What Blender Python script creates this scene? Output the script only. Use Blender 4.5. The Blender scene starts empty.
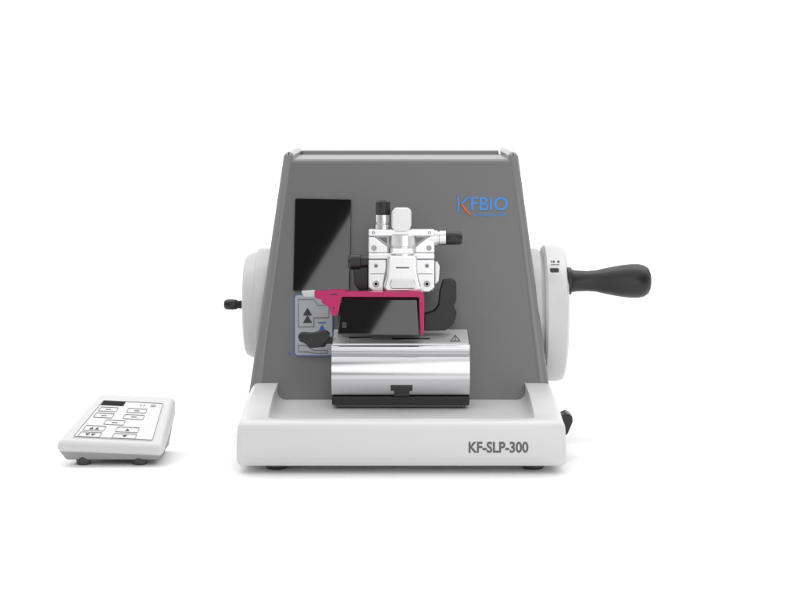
import bpy, bmesh, math
from mathutils import Vector, Matrix
S=0.14
scene=bpy.context.scene
col=scene.collection
# ------------------------------------------------------------ camera model
CAM=Vector((0,-18,3.8)); TGT=Vector((0,0,1.78))
fwd=(TGT-CAM).normalized(); right=Vector((1,0,0)); up=right.cross(fwd).normalized()
F=1811.0
class Pl:
    def __init__(s,p,n): s.p=Vector(p); s.n=Vector(n).normalized()
    def hit(s,px,py,off=0.0):
        d=fwd+right*((px-400)/F)+up*((300-py)/F)
        t=((s.p+s.n*off)-CAM).dot(s.n)/d.dot(s.n)
        return CAM+d*t
def V(y): return Pl((0,y,0),(0,-1,0))
def U(px,py,y): return V(y).hit(px,py)
# ------------------------------------------------------------ materials
def mat(name,colr,rough=0.4,metal=0.0,noise=0.04,bump=0.0,scale=40,coat=0.0,spec=0.5):
    m=bpy.data.materials.new(name); m.use_nodes=True
    nt=m.node_tree; b=nt.nodes['Principled BSDF']
    tc=nt.nodes.new('ShaderNodeTexCoord')
    n=nt.nodes.new('ShaderNodeTexNoise'); n.inputs['Scale'].default_value=scale; n.inputs['Detail'].default_value=4
    nt.links.new(tc.outputs['Object'],n.inputs['Vector'])
    mr=nt.nodes.new('ShaderNodeMapRange')
    mr.inputs['To Min'].default_value=max(0.02,rough-noise); mr.inputs['To Max'].default_value=rough+noise
    nt.links.new(n.outputs['Fac'],mr.inputs['Value']); nt.links.new(mr.outputs['Result'],b.inputs['Roughness'])
    mx=nt.nodes.new('ShaderNodeMixRGB'); mx.blend_type='MIX'
    mx.inputs['Color1'].default_value=(*[c*0.985 for c in colr],1); mx.inputs['Color2'].default_value=(*[min(1,c*1.015) for c in colr],1)
    nt.links.new(n.outputs['Fac'],mx.inputs['Fac']); nt.links.new(mx.outputs['Color'],b.inputs['Base Color'])
    b.inputs['Metallic'].default_value=metal
    b.inputs['Coat Weight'].default_value=coat
    b.inputs['Specular IOR Level'].default_value=spec
    if bump>0:
        n2=nt.nodes.new('ShaderNodeTexNoise'); n2.inputs['Scale'].default_value=1400
        nt.links.new(tc.outputs['Object'],n2.inputs['Vector'])
        bp=nt.nodes.new('ShaderNodeBump'); bp.inputs['Strength'].default_value=bump; bp.inputs['Distance'].default_value=0.0003
        nt.links.new(n2.outputs['Fac'],bp.inputs['Height']); nt.links.new(bp.outputs['Normal'],b.inputs['Normal'])
    return m
M_white=mat('white_plastic',(0.65,0.65,0.655),0.32,bump=0.06)
M_white2=mat('white_plastic_soft',(0.54,0.54,0.545),0.36,bump=0.06)
M_grey=mat('grey_paint',(0.160,0.160,0.163),0.33,bump=0.12)
M_grey_lit=mat('grey_paint_lit_edge',(0.21,0.21,0.213),0.24,bump=0.05)  # lighter copy of the housing grey; light on the side edges put into colour
M_greyl=mat('light_grey_paint',(0.32,0.32,0.325),0.30,bump=0.1)
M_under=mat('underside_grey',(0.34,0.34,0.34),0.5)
M_black=mat('black_plastic',(0.009,0.009,0.010),0.36,bump=0.12)
M_gloss=mat('black_glass',(0.002,0.002,0.002),0.04,noise=0.01,spec=0.95)
M_disp=mat('dark_display',(0.008,0.008,0.009),0.5,spec=0.1)
M_silver=mat('satin_aluminium',(0.68,0.68,0.69),0.24,metal=1.0,noise=0.0)
M_chrome=mat('brushed_steel',(0.60,0.60,0.61),0.19,metal=1.0,noise=0.0)
M_silverm=mat('mid_steel',(0.38,0.38,0.39),0.3,metal=1.0,noise=0.0)
M_silverd=mat('dark_steel',(0.15,0.15,0.16),0.32,metal=1.0,noise=0.0)
M_enam=mat('polished_aluminium',(0.83,0.83,0.84),0.24,metal=0.8,noise=0.0)
M_plate=mat('white_enamel_metal',(0.72,0.72,0.73),0.25,metal=0.4,noise=0.0)
M_mag=mat('magenta_anodised',(0.46,0.002,0.105),0.32,coat=0.1,noise=0.0)
M_blue=mat('blue_print',(0.07,0.26,0.70),0.5)
M_blued=mat('dark_blue_print',(0.03,0.14,0.42),0.5)
M_orange=mat('orange_print',(0.80,0.14,0.02),0.5)
M_ink=mat('dark_ink',(0.03,0.03,0.035),0.5)
M_inkg=mat('grey_ink',(0.11,0.11,0.115),0.5)
M_inkl=mat('light_grey_ink',(0.22,0.22,0.225),0.5)
M_label=mat('keypad_film',(0.42,0.43,0.45),0.35)
M_film=mat('white_film',(0.72,0.72,0.72),0.3)
M_foot=mat('foot_rubber',(0.06,0.06,0.06),0.6)
M_ground=mat('white_surface',(0.92,0.92,0.92),0.55,noise=0.0,spec=0.25)
# ------------------------------------------------------------ mesh helpers
PARTS=[]
def mk(name,bm,m,parent=None,bevel=0.0,seg=3,ang=35,recalc=True):
    if recalc: bmesh.ops.recalc_face_normals(bm,faces=bm.faces)
    me=bpy.data.meshes.new(name); bm.to_mesh(me); bm.free()
    o=bpy.data.objects.new(name,me); col.objects.link(o)
    for p in me.polygons: p.use_smooth=True
    if bevel>0:
        b=o.modifiers.new('b','BEVEL'); b.width=bevel; b.segments=seg; b.limit_method='ANGLE'; b.angle_limit=math.radians(30); b.harden_normals=True
        bpy.context.view_layer.update()
        dg=bpy.context.evaluated_depsgraph_get()
        nm=bpy.data.meshes.new_from_object(o.evaluated_get(dg))
        o.modifiers.clear(); o.data=nm; nm.name=name; bpy.data.meshes.remove(me); me=nm
    else:
        me.set_sharp_from_angle(angle=math.radians(ang))
    if m:
        me.materials.clear(); me.materials.append(m)
    xs=[v.co for v in me.vertices]
    c=Vector([ (min(v[i] for v in xs)+max(v[i] for v in xs))/2 for i in range(3)])
    me.transform(Matrix.Translation(-c)); o.location=c
    PARTS.append((o,parent,c))
    return o
def loft_bm(rings,caps=True,bm=None,closed=True):
    bm=bm or bmesh.new()
    R=[[bm.verts.new(p) for p in r] for r in rings]
    n=len(R[0])
    for a,b in zip(R,R[1:]):
        for i in range(n if closed else n-1):
            j=(i+1)%n
            bm.faces.new((a[i],a[j],b[j],b[i]))
    if caps:
        bm.faces.new(R[0]); bm.faces.new(list(reversed(R[-1])))
    return bm
def slab_bm(polys,pl,of,ob,bm=None):
    bm=bm or bmesh.new()
    for poly in polys:
        f=[pl.hit(x,y,of) for x,y in poly]; d=pl.n*(ob-of)
        loft_bm([f,[p+d for p in f]],bm=bm)
    return bm
def slab(name,poly,pl,of,ob,m,parent,bevel=0.0,seg=3):
    polys=poly if isinstance(poly[0][0],(tuple,list)) else [poly]
    return mk(name,slab_bm(polys,pl,of,ob),m,parent,bevel,seg)
def each(name,polys,*a,**k):
    return [slab(name,p,*a,**k) for p in polys]
def rr(x0,y0,x1,y1,r=3,n=5):
    pts=[]
    for cx,cy,a0 in ((x1-r,y0+r,-90),(x1-r,y1-r,0),(x0+r,y1-r,90),(x0+r,y0+r,180)):
        for i in range(n+1):
            a=math.radians(a0+90*i/n); pts.append((cx+r*math.cos(a),cy+r*math.sin(a)))
    return pts
def soften(P,r,n=4):
    out=[]; N=len(P)
    for i in range(N):
        a,b,c=Vector(P[i-1]),Vector(P[i]),Vector(P[(i+1)%N])
        p=b+(a-b).normalized()*min(r,(a-b).length*0.45); s=b+(c-b).normalized()*min(r,(c-b).length*0.45)
        for k in range(n+1):
            t=k/n; v=p*(1-t)**2+b*2*t*(1-t)+s*t*t; out.append((v.x,v.y))
    return out
def circ(cx,cy,r,n=24): return [(cx+r*math.cos(2*math.pi*i/n),cy+r*math.sin(2*math.pi*i/n)) for i in range(n)]
def rect(x0,y0,x1,y1): return [(x0,y0),(x1,y0),(x1,y1),(x0,y1)]
def seg_poly(x0,y0,x1,y1,w):
    dx,dy=x1-x0,y1-y0; l=math.hypot(dx,dy); nx,ny=-dy/l*w/2,dx/l*w/2
    return [(x0+nx,y0+ny),(x1+nx,y1+ny),(x1-nx,y1-ny),(x0-nx,y0-ny)]
def frame_bm(pts,w,pl,of,ob):
    n=len(pts)
    area=sum(pts[i][0]*pts[(i+1)%n][1]-pts[(i+1)%n][0]*pts[i][1] for i in range(n)); sg=1 if area>0 else -1
    inn=[]
    for i in range(n):
        p0,p1,p2=pts[i-1],pts[i],pts[(i+1)%n]
        d1=Vector((p1[0]-p0[0],p1[1]-p0[1])).normalized(); d2=Vector((p2[0]-p1[0],p2[1]-p1[1])).normalized()
        n1=Vector((-d1.y,d1.x))*sg; n2=Vector((-d2.y,d2.x))*sg
        b=(n1+n2).normalized(); k=w/max(0.3,b.dot(n1)); inn.append((p1[0]+b.x*k,p1[1]+b.y*k))
    bm=bmesh.new(); L=[]
    for poly,off in ((pts,of),(inn,of),(inn,ob),(pts,ob)):
        L.append([bm.verts.new(pl.hit(x,y,off)) for x,y in poly])
    for a in range(4):
        A,B=L[a],L[(a+1)%4]
        for i in range(n):
            j=(i+1)%n; bm.faces.new((A[i],A[j],B[j],B[i]))
    return bm
def frame(name,pts,w,pl,of,ob,m,parent): return mk(name,frame_bm(pts,w,pl,of,ob),m,parent)
def lathe_bm(axis,c,prof,n=48,bm=None):
    ax={'x':(Vector((1,0,0)),Vector((0,1,0)),Vector((0,0,1))),
        'y':(Vector((0,1,0)),Vector((1,0,0)),Vector((0,0,1))),
        'z':(Vector((0,0,1)),Vector((1,0,0)),Vector((0,1,0)))}[axis]
    c=Vector(c); rings=[]
    for h,r in prof:
        r=max(r,0.0005)
        rings.append([c+ax[0]*h+(ax[1]*math.cos(2*math.pi*i/n)+ax[2]*math.sin(2*math.pi*i/n))*r for i in range(n)])
    return loft_bm(rings,bm=bm)
def lathe(name,axis,c,prof,m,parent,n=48,ang=30): return mk(name,lathe_bm(axis,c,prof,n),m,parent,ang=ang)
def box_bm(x0,x1,y0,y1,z0,z1,bm=None):
    a=[Vector(p) for p in ((x0,y0,z0),(x1,y0,z0),(x1,y0,z1),(x0,y0,z1))]
    return loft_bm([a,[p+Vector((0,y1-y0,0)) for p in a]],bm=bm)
def box(name,x0,x1,y0,y1,z0,z1,m,parent,bevel=0.0,seg=3): return mk(name,box_bm(x0,x1,y0,y1,z0,z1),m,parent,bevel,seg)
def text(name,s,x0,y0,x1,y1,pl,of,ob,m,parent,bold=0.0):
    cu=bpy.data.curves.new(name,'FONT'); cu.body=s; cu.size=1; cu.offset=bold; cu.extrude=0.02; cu.resolution_u=4
    o=bpy.data.objects.new(name,cu); col.objects.link(o); bpy.context.view_layer.update()
    me=bpy.data.meshes.new_from_object(o.evaluated_get(bpy.context.evaluated_depsgraph_get()))
    bpy.data.objects.remove(o)
    xs=[v.co.x for v in me.vertices]; ys=[v.co.y for v in me.vertices]
    ax,bx,ay,by=min(xs),max(xs),min(ys),max(ys)
    for v in me.vertices:
        u=(v.co.x-ax)/(bx-ax); w=(v.co.y-ay)/(by-ay)
        v.co=pl.hit(x0+(x1-x0)*u,y1+(y0-y1)*w, of if v.co.z>0 else ob)
    bm=bmesh.new(); bm.from_mesh(me); bpy.data.meshes.remove(me)
    return mk(name,bm,m,parent)
def empty(name,loc,label=None,cat=None,parent=None):
    e=bpy.data.objects.new(name,None); e.empty_display_size=0.05; col.objects.link(e); e.location=loc
    PARTS.append((e,parent,Vector(loc)))
    if label: e['label']=label; e['category']=cat
    return e
# ------------------------------------------------------------ setting : seamless sweep
prof=[(-26,0)]
for i in range(0,17):
    a=math.radians(90*i/16); prof.append((16+8*math.sin(a),8-8*math.cos(a)))
prof.append((24,26))
bm=bmesh.new(); R=[[bm.verts.new((x,y,z)) for y,z in prof] for x in (-34,34)]
for i in range(len(prof)-1): bm.faces.new((R[0][i],R[1][i],R[1][i+1],R[0][i+1]))
g=mk('ground',bm,M_ground,None,recalc=False); g['kind']='structure'
# ------------------------------------------------------------ microtome
MT=empty('microtome',(0.015,1.9,0),'grey and white rotary microtome with black side handle','laboratory instrument')
CX=0.015; HW=1.672
pr=[(0.09,0.075),(0.05,0.085),(0.02,0.13),(0.006,0.185),(0.0,0.20),(0.0,0.45),(0.010,0.495),(0.035,0.525),(0.075,0.54),(0.12,0.545)]
for i in range(1,17):
    t=i/16; s=t*t*(3-2*t); pr.append((0.12+1.0*t,0.545+0.115*s))
pr+=[(1.86,0.665),(1.90,0.49),(4.3,0.49),(4.3,0.075)]
def xp(p,x): return [Vector((x,a,b)) for a,b in p]
tb=loft_bm([xp(pr,CX-HW),xp(pr,CX+HW)])
bmesh.ops.recalc_face_normals(tb,faces=tb.faces)
def tmpobj(bm):
    me=bpy.data.meshes.new('t'); bm.to_mesh(me); bm.free(); o=bpy.data.objects.new('t',me); col.objects.link(o); return o
to=tmpobj(tb)
m=to.modifiers.new('b','BEVEL'); m.width=0.08; m.segments=6; m.limit_method='ANGLE'; m.angle_limit=math.radians(60)
cb=box_bm(CX-1.385,CX+1.385,0.17,3.4,0.485,2.0); bmesh.ops.recalc_face_normals(cb,faces=cb.faces)
bmesh.ops.bevel(cb,geom=cb.edges[:],offset=0.10,segments=6,affect='EDGES',profile=0.5)
co=tmpobj(cb)
m=to.modifiers.new('bo','BOOLEAN'); m.object=co; m.operation='DIFFERENCE'; m.solver='EXACT'
m=to.modifiers.new('b2','BEVEL'); m.width=0.035; m.segments=4; m.limit_method='ANGLE'; m.angle_limit=math.radians(45)
bpy.context.view_layer.update()
me=bpy.data.meshes.new_from_object(to.evaluated_get(bpy.context.evaluated_depsgraph_get()))
bpy.data.objects.remove(to); bpy.data.objects.remove(co)
bm=bmesh.new(); bm.from_mesh(me)
for v in bm.verts:
    k=max(0,v.co.z-0.3); v.co.x=CX+(v.co.x-CX)*(1-0.05*k)
mk('base_tray',bm,M_white,MT,ang=40)
for x in (-1.27,1.37):
    for y in (0.35,3.9):
        lathe('foot','z',(x,y,0),[(0,0.10),(0.02,0.115),(0.08,0.115)],M_foot,MT)
# housing
ta=0.26; ca=math.atan(ta)
FP=Pl((0,1.7,0.5),(0,-math.cos(ca),math.sin(ca)))
def backring(fr,y): return [Vector((p.x,y,p.z)) for p in fr]
def faceblock(name,poly,off,yb,m,bevel,seg=4,zmin=None):
    fr=[FP.hit(x,y,off) for x,y in poly]
    return mk(name,loft_bm([fr,backring(fr,yb)]),m,MT,bevel,seg)
faceblock('housing',[(287,159),(515,159),(549,404),(250,404)],0.0,4.2,M_grey,0.05,5)
faceblock('side_panel',[(284,152),(294,152),(262,404),(247,404)],0.012,4.25,M_grey_lit,0.13,9)
faceblock('side_panel',[(508,152),(518,152),(552,404),(539,404)],0.012,4.25,M_grey_lit,0.13,9)
z1=FP.hit(400,159).z; y1=FP.hit(400,159).y
box('rear_top_rail',-1.2,1.2,4.05,4.2,z1-0.02,z1+0.05,M_greyl,MT,0.02)
# display + keypad film
slab('display_screen',soften([(295,198),(351.5,199),(349.5,291),(293,291)],2.0),FP,0.03,-0.02,M_gloss,MT,0.008)
kp=slab('keypad_film',rr(294,294,333,356,4),FP,0.02,-0.01,M_label,MT)
frame('keypad_border',rr(294,294,333,356,4),0.85,FP,0.024,0.015,M_blued,kp)
tri=lambda cx,cy,w,h:[(cx-w/2,cy+h/2),(cx+w/2,cy+h/2),(cx,cy-h/2)]
each('arrow_symbol',[tri(307.5,311.5,9,7.5),tri(307.5,319,9,7.5)],FP,0.025,0.015,M_ink,kp)
each('arrow_symbol',[tri(322,328,8,7)],FP,0.025,0.015,M_blued,kp)
slab('printed_bar',rect(318,322,326,323.2),FP,0.025,0.015,M_blued,kp)
frame('printed_outline',[(298,299),(314,299),(318,305),(329,305),(329,318),(314,318),(314,327),(298,327)],0.5,FP,0.025,0.015,M_inkg,kp)
frame('printed_outline',[(298,352),(306,352),(316,353.5),(328,353.5),(328,350),(314,350),(306,345),(298,345)],0.5,FP,0.025,0.015,M_inkg,kp)
slab('indicator_lamp',circ(289.5,353.5,1.0,12),FP,0.02,-0.01,M_blued,MT)
# logo
slab('logo_emblem',seg_poly(458.5,196.5,458.5,212,1.8),FP,0.012,-0.01,M_blue,MT)
slab('logo_emblem',[(461,203.6),(467.5,196.8),(469.8,196.8),(463.3,203.8)],FP,0.012,-0.01,M_blue,MT)
slab('logo_emblem',[(461,203.9),(462.8,204.1),(465.9,208.4),(471.8,215.6),(469.6,214.7),(464.4,209.4)],FP,0.013,-0.01,M_orange,MT)
text('lettering','FBIO',471,197,508,210.5,FP,0.006,-0.01,M_blue,MT,bold=0.012)
text('lettering','technology for health',473.5,212.8,506,217.4,FP,0.003,0.0005,M_blue,MT,bold=0.014)
text('lettering','KF-SLP-300',468.5,441.6,528.5,453.0,V(0.0),0.0015,-0.01,M_inkg,MT,bold=0.034)
# handwheel (big)
WY=2.7; wz=U(555,313,WY).z
HWh=lathe('handwheel','x',(0,WY,wz),[(1.62,0.70),(1.625,0.755),(1.65,0.785),(1.80,0.785),(1.86,0.765),(1.885,0.72),(1.89,0.0)],M_white,MT,96)
lathe('wheel_collar','x',(0,WY,wz),[(1.2,0.0),(1.2,0.74),(1.56,0.745),(1.585,0.735),(1.59,0.72),(1.63,0.70)],M_white2,MT,96)
hz=U(600,281,2.25)
hd=lathe('handle','x',(0,2.25,hz.z),[(1.88,0.0),(1.88,0.155),(1.92,0.155),(1.93,0.13),(1.98,0.12),(2.10,0.115),(2.2,0.122),(2.3,0.145),(2.40,0.165),(2.5,0.182),(2.6,0.192),(2.68,0.192),(2.74,0.178),(2.79,0.145),(2.815,0.09),(2.82,0.0)],M_black,HWh,64,ang=50)
pw=V(1.97)
each('locking_mark',[rect(551,260.8,551.8,263),rect(553,260.8,554.8,263),rect(557.5,260.8,559.5,263),rect(551,264.6,559.5,265.2)],pw,0.02,-0.03,M_inkg,HWh)
slab('lock_button',rr(550.5,268.5,559,272.5,1),pw,0.04,-0.03,M_ink,HWh)
# small handwheel
lz=U(250,305,WY).z
LW=lathe('coarse_feed_wheel','x',(0,WY,lz),[(-1.0,0.0),(-1.3,0.655),(-1.60,0.655),(-1.625,0.645),(-1.635,0.615),(-1.70,0.60),(-1.755,0.57),(-1.775,0.53),(-1.78,0.48),(-1.78,0.0)],M_white2,MT,96)
kz=U(230,304.5,2.4).z
lathe('crank_knob','x',(0,2.4,kz),[(-1.76,0.0),(-1.76,0.05),(-1.84,0.045),(-1.85,0.055),(-1.9,0.062),(-1.96,0.06),(-1.99,0.045),(-2.0,0.0)],M_black,LW,32,ang=60)
slab('brake_lever',[(556,418),(567,413),(572.5,416),(573,422),(568,434),(560,442),(556,440)],V(0.9),0.12,-0.12,M_black,MT,0.03)
# ------------------------------------------------------------ blade holder
BH=empty('blade_holder_assembly',(0,1.3,0.5),parent=MT)
x0=-0.728; x1=0.742
pr=[(1.62,1.25),(1.12,1.178),(1.085,1.165),(1.07,1.145),(1.075,1.12),(1.11,1.105),(1.125,1.09),(1.115,1.07)]
for i in range(0,15):
    a=math.radians(62-116*i/14)
    pr.append((1.175-0.155*math.cos(a), 0.845+0.245*math.sin(a)))
pr+=[(1.10,0.63),(1.7,0.63),(1.7,1.25)]
mk('holder_block',loft_bm([xp(pr,x0),xp(pr,x1)]),M_chrome,BH,ang=50)
pt=[(1.62,1.275),(1.13,1.20),(1.10,1.19),(1.10,1.172),(1.13,1.175),(1.62,1.245)]
tp=mk('top_plate',loft_bm([xp(pt,x0+0.01),xp(pt,x1-0.01)]),M_plate,BH,ang=40)
TP=Pl((0,1.13,1.20),(0,-0.075,0.49))
frame('warning_symbol',[(450,341.2),(460.5,341.2),(455.3,334.6)],0.6,TP,0.004,-0.006,M_ink,tp)
slab('warning_symbol',rect(454.9,336.8,455.7,340),TP,0.004,-0.006,M_ink,tp)
slab('recess',rr(349,336.2,372,338.4,1.0),TP,0.003,-0.006,M_silverm,tp)
slab('recess',rr(392,338,430,339.6,0.7),TP,0.003,-0.006,M_silverm,tp)
box('base_plate',x0,x1,1.10,1.7,0.525,0.622,M_black,BH,0.012)
box('slide_rail',x0+0.06,x1-0.05,1.2,1.65,0.487,0.523,M_silverd,BH,0.005)
slab('lock_slot',[(390.5,386.5),(412.5,386.5),(412.5,391),(409.5,391),(409.5,396.5),(394,396.5),(394,391),(390.5,391)],V(1.06),0.05,-0.03,M_black,BH,0.006)
# clamping lever
kn=U(312,340,1.25)
ck=lathe('clamping_knob','x',(0,1.25,kn.z),[(-0.72,0.0),(-0.72,0.04),(-0.79,0.04),(-0.80,0.07),(-0.82,0.078),(-0.90,0.078),(-0.92,0.07),(-0.92,0.0)],M_black,BH,32,ang=40)
slab('lever',soften([(297.5,336),(301,332.5),(311,333.5),(326,330.5),(330,334),(328,340.5),(320,347.5),(310,348.5),(305,343.5),(299,341.5)],2.5),V(1.17),0.04,-0.06,M_black,ck,0.018,4)
# blade clamp with glossy cover and magenta guard
gp=V(1.12)
slab('finger_guard',[(314.5,291.5),(330,291.5),(330,290.5),(346,290.5),(346,292),(409,292),(409,290.8),(420,291),(423,293),(424.3,296),(424.3,333),(422.5,335),(420.3,335),(419,297.2),(342,296.8),(338.5,312),(336,316.5),(331,314.5),(329,307),(322,303),(321,299.5),(315,298.5)],gp,0.03,-0.10,M_mag,BH,0.010)
each('guard_hole',[rect(331,293.8,337,295.2),circ(333.5,308,1.0,12)],gp,0.032,0.0,M_ink,BH)
slab('guard_grip',[(301,291.5),(315,290.5),(315,297),(304,297)],gp,0.02,-0.07,M_white2,BH,0.012)
gq=Pl((0,1.05,1.3),(-0.022,-0.94,0.34))
slab('blade_cover',soften([(341,296),(417.5,296),(419.5,335.5),(337.5,334.5)],2.5),gq,0.02,-0.10,M_gloss,BH,0.012)
slab('cover_clip',rr(342,322,346.5,328,1),gq,0.024,0.0,M_ink,BH)
slab('rear_wall',rect(338,300,420,340),V(1.35),0.0,-0.2,M_black,BH,0.01)
slab('release_lever',soften([(443,280),(453,279),(456.5,283),(456.5,300),(453.5,307),(457,313),(454,324),(446,330.5),(424,331),(424,314),(434,311),(438.5,305),(439.5,291)],2.0),V(1.4),0.05,-0.08,M_black,BH,0.015,3)
# ------------------------------------------------------------ specimen head
SH=empty('specimen_clamp',(0.05,1.4,1.6),parent=MT)
hc=U(404,262,1.6)
lathe('clamp_arm','y',(hc.x,1.45,hc.z),[(0,0.0),(0,0.28),(0.2,0.30),(0.7,0.34),(0.72,0)],M_silverd,SH)
slab('clamp_body',rect(369.5,230,433.5,291),V(1.34),0,-0.27,M_silverm,SH,0.012)
def cs(name,poly,y,of,ob,m=M_enam,b=0.012): return slab(name,poly,V(y),of,ob,m,SH,b,3)
mir=lambda P:[(803-x,y) for x,y in P]
cs('top_bar',[(368.5,229.5),(434.5,229.5),(434.5,236),(368.5,236)],1.24,0,-0.14)
st=[(368.5,236.6),(374.5,236.6),(388,247),(388,253),(368.5,253)]
cs('side_strut',st,1.27,0,-0.12); cs('side_strut',mir(st),1.27,0,-0.12)
tg=[(378,237.5),(387,237.5),(387,244)]
cs('gap_shade',tg,1.335,0,-0.02,M_silverd,0); cs('gap_shade',mir(tg),1.335,0,-0.02,M_silverd,0)  # dark slabs painting the shade in the gaps under the top bar
c=U(403,262,1.30); zt=U(403,234,1.30).z; zb=U(403,257,1.30).z
mk('center_barrel',lathe_bm('z',(c.x,1.32,zb),[(0,0.0),(0,0.135),(0.015,0.15),(0.10,0.15),(0.105,0.14),(0.12,0.14),(0.125,0.15),(zt-zb-0.01,0.15),(zt-zb,0.135),(zt-zb,0)],48),M_enam,SH,ang=35)
cs('cross_bar',[(368.5,253.2),(434.5,253.2),(434.5,259),(368.5,259)],1.23,0,-0.14)
jw=[(368.5,259.6),(386.5,259.6),(386.5,268),(383.5,284),(383.5,292),(374,292),(368.5,288)]
cs('clamp_jaw',jw,1.25,0,-0.15); cs('clamp_jaw',mir(jw),1.25,0,-0.15)
cs('center_plate',[(388,254.5),(416.5,254.5),(417.5,259),(417.5,267),(419,277),(421.5,287),(419,292.5),(386,292.5),(383,287),(386,277),(387,267),(387,259)],1.17,0,-0.20,M_enam,0.03)
cs('specimen_holder',[(391,279),(413.5,279),(415.5,284),(414.5,289),(391,289),(389.5,284)],1.15,0,-0.08,M_silver,0.012)
cs('holder_slot',rect(396,267,409,268.4),1.17,0.003,-0.01,M_silverd,0)
cs('bridge_clip',[(392,248.5),(413,248.5),(414,254),(391,254)],1.15,0,-0.1,M_enam,0.012)
def screw(px,py,y,r,m=M_silverm):
    c=U(px,py,y); bm=lathe_bm('y',(c.x,y,c.z),[(0.05,0),(0.05,r),(0.006,r),(0,r*0.85),(0,r*0.45),(0.02,r*0.4),(0.02,0)],20)
    mk('screw',bm,m,SH)
for px,py,y,r in ((374,248.2,1.245,0.028),(429,248.2,1.245,0.028),(376,266,1.23,0.022),(427,266,1.23,0.022),(376,284,1.23,0.034),(427,284,1.23,0.034),(373.5,232.8,1.225,0.018),(429.5,232.8,1.225,0.018)):
    screw(px,py,y,r)
each('jaw_groove',[rect(370.5,273.6,384.5,274.3),rect(418.5,273.6,432.5,274.3)],V(1.25),0.003,-0.01,M_silverd,SH)
cs('top_clamp_block',[(391.5,212),(395,208),(408,208),(411.5,211),(411.5,226),(408,232),(395,232),(391.5,227)],1.22,0.03,-0.14,M_plate,0.018)
kz0=U(383,229,1.35); kx=kz0.x
tk=lathe('adjusting_knob','z',(kx,1.35,kz0.z),[(-0.03,0),(-0.03,0.088),(0.05,0.088),(0.055,0.075),(0.07,0.075),(0.075,0.085),(0.155,0.085),(0.16,0.0)],M_silver,SH,40)
mk('knob_cap',lathe_bm('z',(kx,1.35,kz0.z),[(0.14,0),(0.14,0.072),(0.15,0.078),(0.29,0.078),(0.31,0.06),(0.312,0)],40),M_black,tk)
rz=U(440,238,1.35)
rk=lathe('adjusting_knob','x',(0,1.35,rz.z),[(0.32,0),(0.32,0.085),(0.40,0.085),(0.405,0.072),(0.42,0.072),(0.425,0.08),(0.49,0.08),(0.50,0)],M_silver,SH,40)
mk('knob_cap',lathe_bm('x',(0,1.35,rz.z),[(0.48,0),(0.48,0.066),(0.49,0.072),(0.64,0.072),(0.665,0.055),(0.668,0)],40),M_black,rk)
lk=U(360,262,1.4)
ll=lathe('locking_lever','x',(0,1.4,lk.z),[(-0.30,0),(-0.30,0.07),(-0.42,0.07),(-0.425,0.085),(-0.53,0.085),(-0.56,0.06),(-0.562,0)],M_black,SH,40)
slab('lever_arm',[(352,257),(364,256),(368.5,262),(368.5,290),(359,291),(354,284)],V(1.42),0.06,-0.06,M_black,ll,0.015,3)
slab('side_wing',[(435,261),(438,262),(440,266),(439,281),(435,285)],V(1.35),0.03,-0.08,M_silver,SH,0.01)
# ------------------------------------------------------------ remote control panel
CP=empty('control_panel',(-2.85,0.9,0),'small white tilted control pad with keypad and dark display','remote control')
A=U(55.5,441.5,0.42); B=U(163,446,0.42); C=U(175.5,397,1.34); D=U(100,392.5,1.34)
nn=(B-A).cross(D-A).normalized()
C=C-nn*((C-A).dot(nn)); top=[A,B,C,D]; cen=(A+B+C+D)/4
def low(z,k): return [Vector((cen.x+(p.x-cen.x)*k,cen.y+(p.y-cen.y)*k,z)) for p in top]
zs=[Vector((p.x,p.y,p.z-(0.12 if i<2 else 0.22))) for i,p in enumerate(top)]
zs=[Vector((cen.x+(p.x-cen.x)*1.01,cen.y+(p.y-cen.y)*1.01,p.z)) for p in zs]
mk('casing',loft_bm([zs,top]),M_white,CP,0.055,6)
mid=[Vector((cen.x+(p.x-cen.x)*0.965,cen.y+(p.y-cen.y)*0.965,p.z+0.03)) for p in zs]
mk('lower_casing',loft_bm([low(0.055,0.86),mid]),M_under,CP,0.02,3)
KPn=nn if nn.z>0 else -nn
KPl=Pl(A,KPn)
BL,BR,TR,TL=(71.5,437),(153.5,440.8),(164.3,402.6),(103.2,399.4)
def uv(u,v):
    return tuple((BL[i]*(1-u)+BR[i]*u)*(1-v)+(TL[i]*(1-u)+TR[i]*u)*v for i in (0,1))
def q(u0,v0,u1,v1): return [uv(u0,v0),uv(u1,v0),uv(u1,v1),uv(u0,v1)]
kf=slab('keypad_overlay',soften(q(0,0,1,1),2),KPl,0.006,-0.01,M_film,CP)
frame('overlay_border',soften(q(0.012,0.015,0.988,0.985),2),0.5,KPl,0.009,0.0,M_inkg,kf)
slab('display_window',q(0.03,0.86,0.38,0.965),KPl,0.010,0.0,M_disp,kf)
rows=[(0.70,0.815),(0.535,0.655),(0.365,0.49),(0.19,0.325),(0.025,0.155)]
for i,(v0,v1) in enumerate(rows):
    cols=[(0.27,0.54)] if i==2 else [(0.06,0.33),(0.48,0.77)]
    for j,(u0,u1) in enumerate(cols):
        frame('button',soften(q(u0,v0,u1,v1),1.0,3),0.35,KPl,0.010,0.0,M_inkg,kf)
        um=(u0+u1)/2; vm=(v0+v1)/2; dv=0.028
        if i<3: slab('button_mark',q(um-0.04,vm-0.007,um+0.04,vm+0.007),KPl,0.010,0.0,M_inkg,kf)
        else:
            n=(-0.035,0.035) if j==0 else (0,)
            if i==4: dv=-dv
            for k in n: slab('arrow_symbol',[uv(um+k-0.027,vm-dv),uv(um+k+0.027,vm-dv),uv(um+k,vm+dv)],KPl,0.010,0.0,M_ink,kf)
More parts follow.
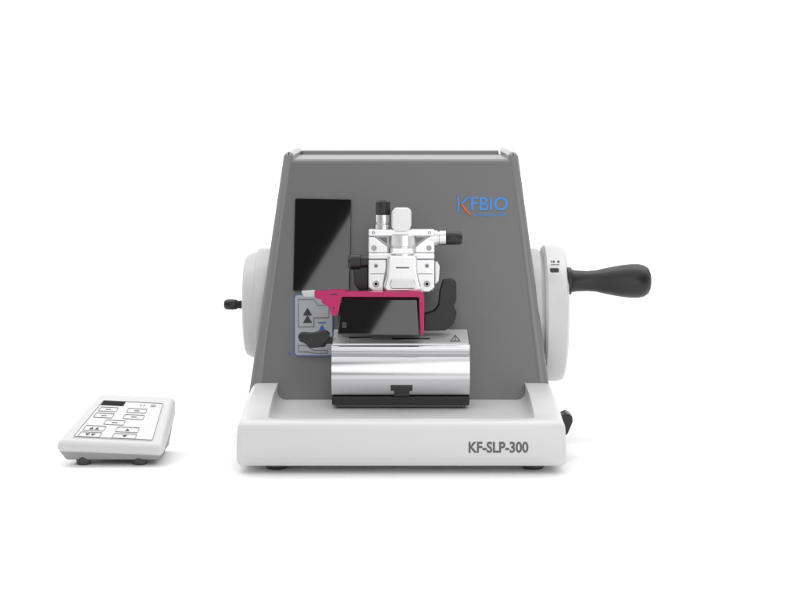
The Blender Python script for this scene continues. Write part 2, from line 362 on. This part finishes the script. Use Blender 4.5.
for a in ((0.64,0.88,0.652,0.93),(0.69,0.88,0.702,0.93),(0.80,0.92,0.88,0.932),(0.80,0.88,0.88,0.892)):
    slab('printed_mark',q(*a),KPl,0.010,0.0,M_inkl,kf)
for px,y in ((84,0.55),(140,0.55),(110,1.2),(158,1.2)):
    c=U(px,460,y); lathe('foot','z',(c.x,y,0),[(0,0.06),(0.01,0.075),(0.09,0.085)],M_foot,CP,24)
# ------------------------------------------------------------ lights
w=bpy.data.worlds.new('World'); scene.world=w; w.use_nodes=True; nt=w.node_tree
bg=nt.nodes['Background']; tc=nt.nodes.new('ShaderNodeTexCoord'); sp=nt.nodes.new('ShaderNodeSeparateXYZ')
nt.links.new(tc.outputs['Generated'],sp.inputs[0])
mr=nt.nodes.new('ShaderNodeMapRange'); mr.inputs['From Min'].default_value=-0.9; mr.inputs['From Max'].default_value=0.4
mr.inputs['To Min'].default_value=0.10; mr.inputs['To Max'].default_value=1.05
nt.links.new(sp.outputs['Y'],mr.inputs['Value']); nt.links.new(mr.outputs['Result'],bg.inputs['Strength'])
bg.inputs['Color'].default_value=(1,1,1,1)
def area(name,loc,tgt,sx,sy,e,spread=180):
    l=bpy.data.lights.new(name,'AREA'); l.shape='RECTANGLE'; l.size=sx*S; l.size_y=sy*S; l.energy=e*S*S; l.spread=math.radians(spread)
    o=bpy.data.objects.new(name,l); col.objects.link(o); o.location=Vector(loc)*S
    o.rotation_euler=(Vector(tgt)-Vector(loc)).to_track_quat('-Z','Y').to_euler()
    return o
area('overhead_softbox',(0,3,14),(0,3,0),30,30,2250)
area('backdrop_light',(0,6,17),(0,24,7),50,6,5200)
area('key_softbox',(-9,-9,11),(0,1,1.5),5,5,90)
area('low_fill',(4.2,-7,1.6),(0.7,1.8,0.9),2.0,1.8,14,90)  # added lamp, gives the housing front its lighter lower right
fz=-Vector((0.04,0.914,-0.407)).normalized(); ux=Vector((1,0,0)); ux=(ux-fz*ux.dot(fz)).normalized(); uy=fz.cross(ux)
r=math.radians(-32); xx=ux*math.cos(r)+uy*math.sin(r); yy=-ux*math.sin(r)+uy*math.cos(r)
P=Vector((-1.35,-9,7.0))+xx*3.2
o=area('sheen_softbox',P,(0,0,0),6.4,9,300)  # added lamp, angled so its edge reflects diagonally in the black panels
o.matrix_world=Matrix.Translation(P*S)@Matrix((xx,yy,fz)).transposed().to_4x4()
# ------------------------------------------------------------ hierarchy + scale to metres
for o,p,c in PARTS:
    if o.type=='MESH': o.data.transform(Matrix.Scale(S,4))
loc={o.name:c for o,p,c in PARTS}
for o,p,c in PARTS:
    if p: o.parent=p; o.location=(c-loc[p.name])*S
    else: o.location=c*S
cam=bpy.data.cameras.new('camera'); co=bpy.data.objects.new('camera',cam); col.objects.link(co)
co.location=CAM*S; co.rotation_euler=fwd.to_track_quat('-Z','Y').to_euler()
cam.lens=36*F/800; cam.sensor_width=36; cam.clip_end=100; cam.clip_start=0.01
scene.camera=co
scene.view_settings.view_transform='Standard'; scene.view_settings.look='None'; scene.view_settings.exposure=0
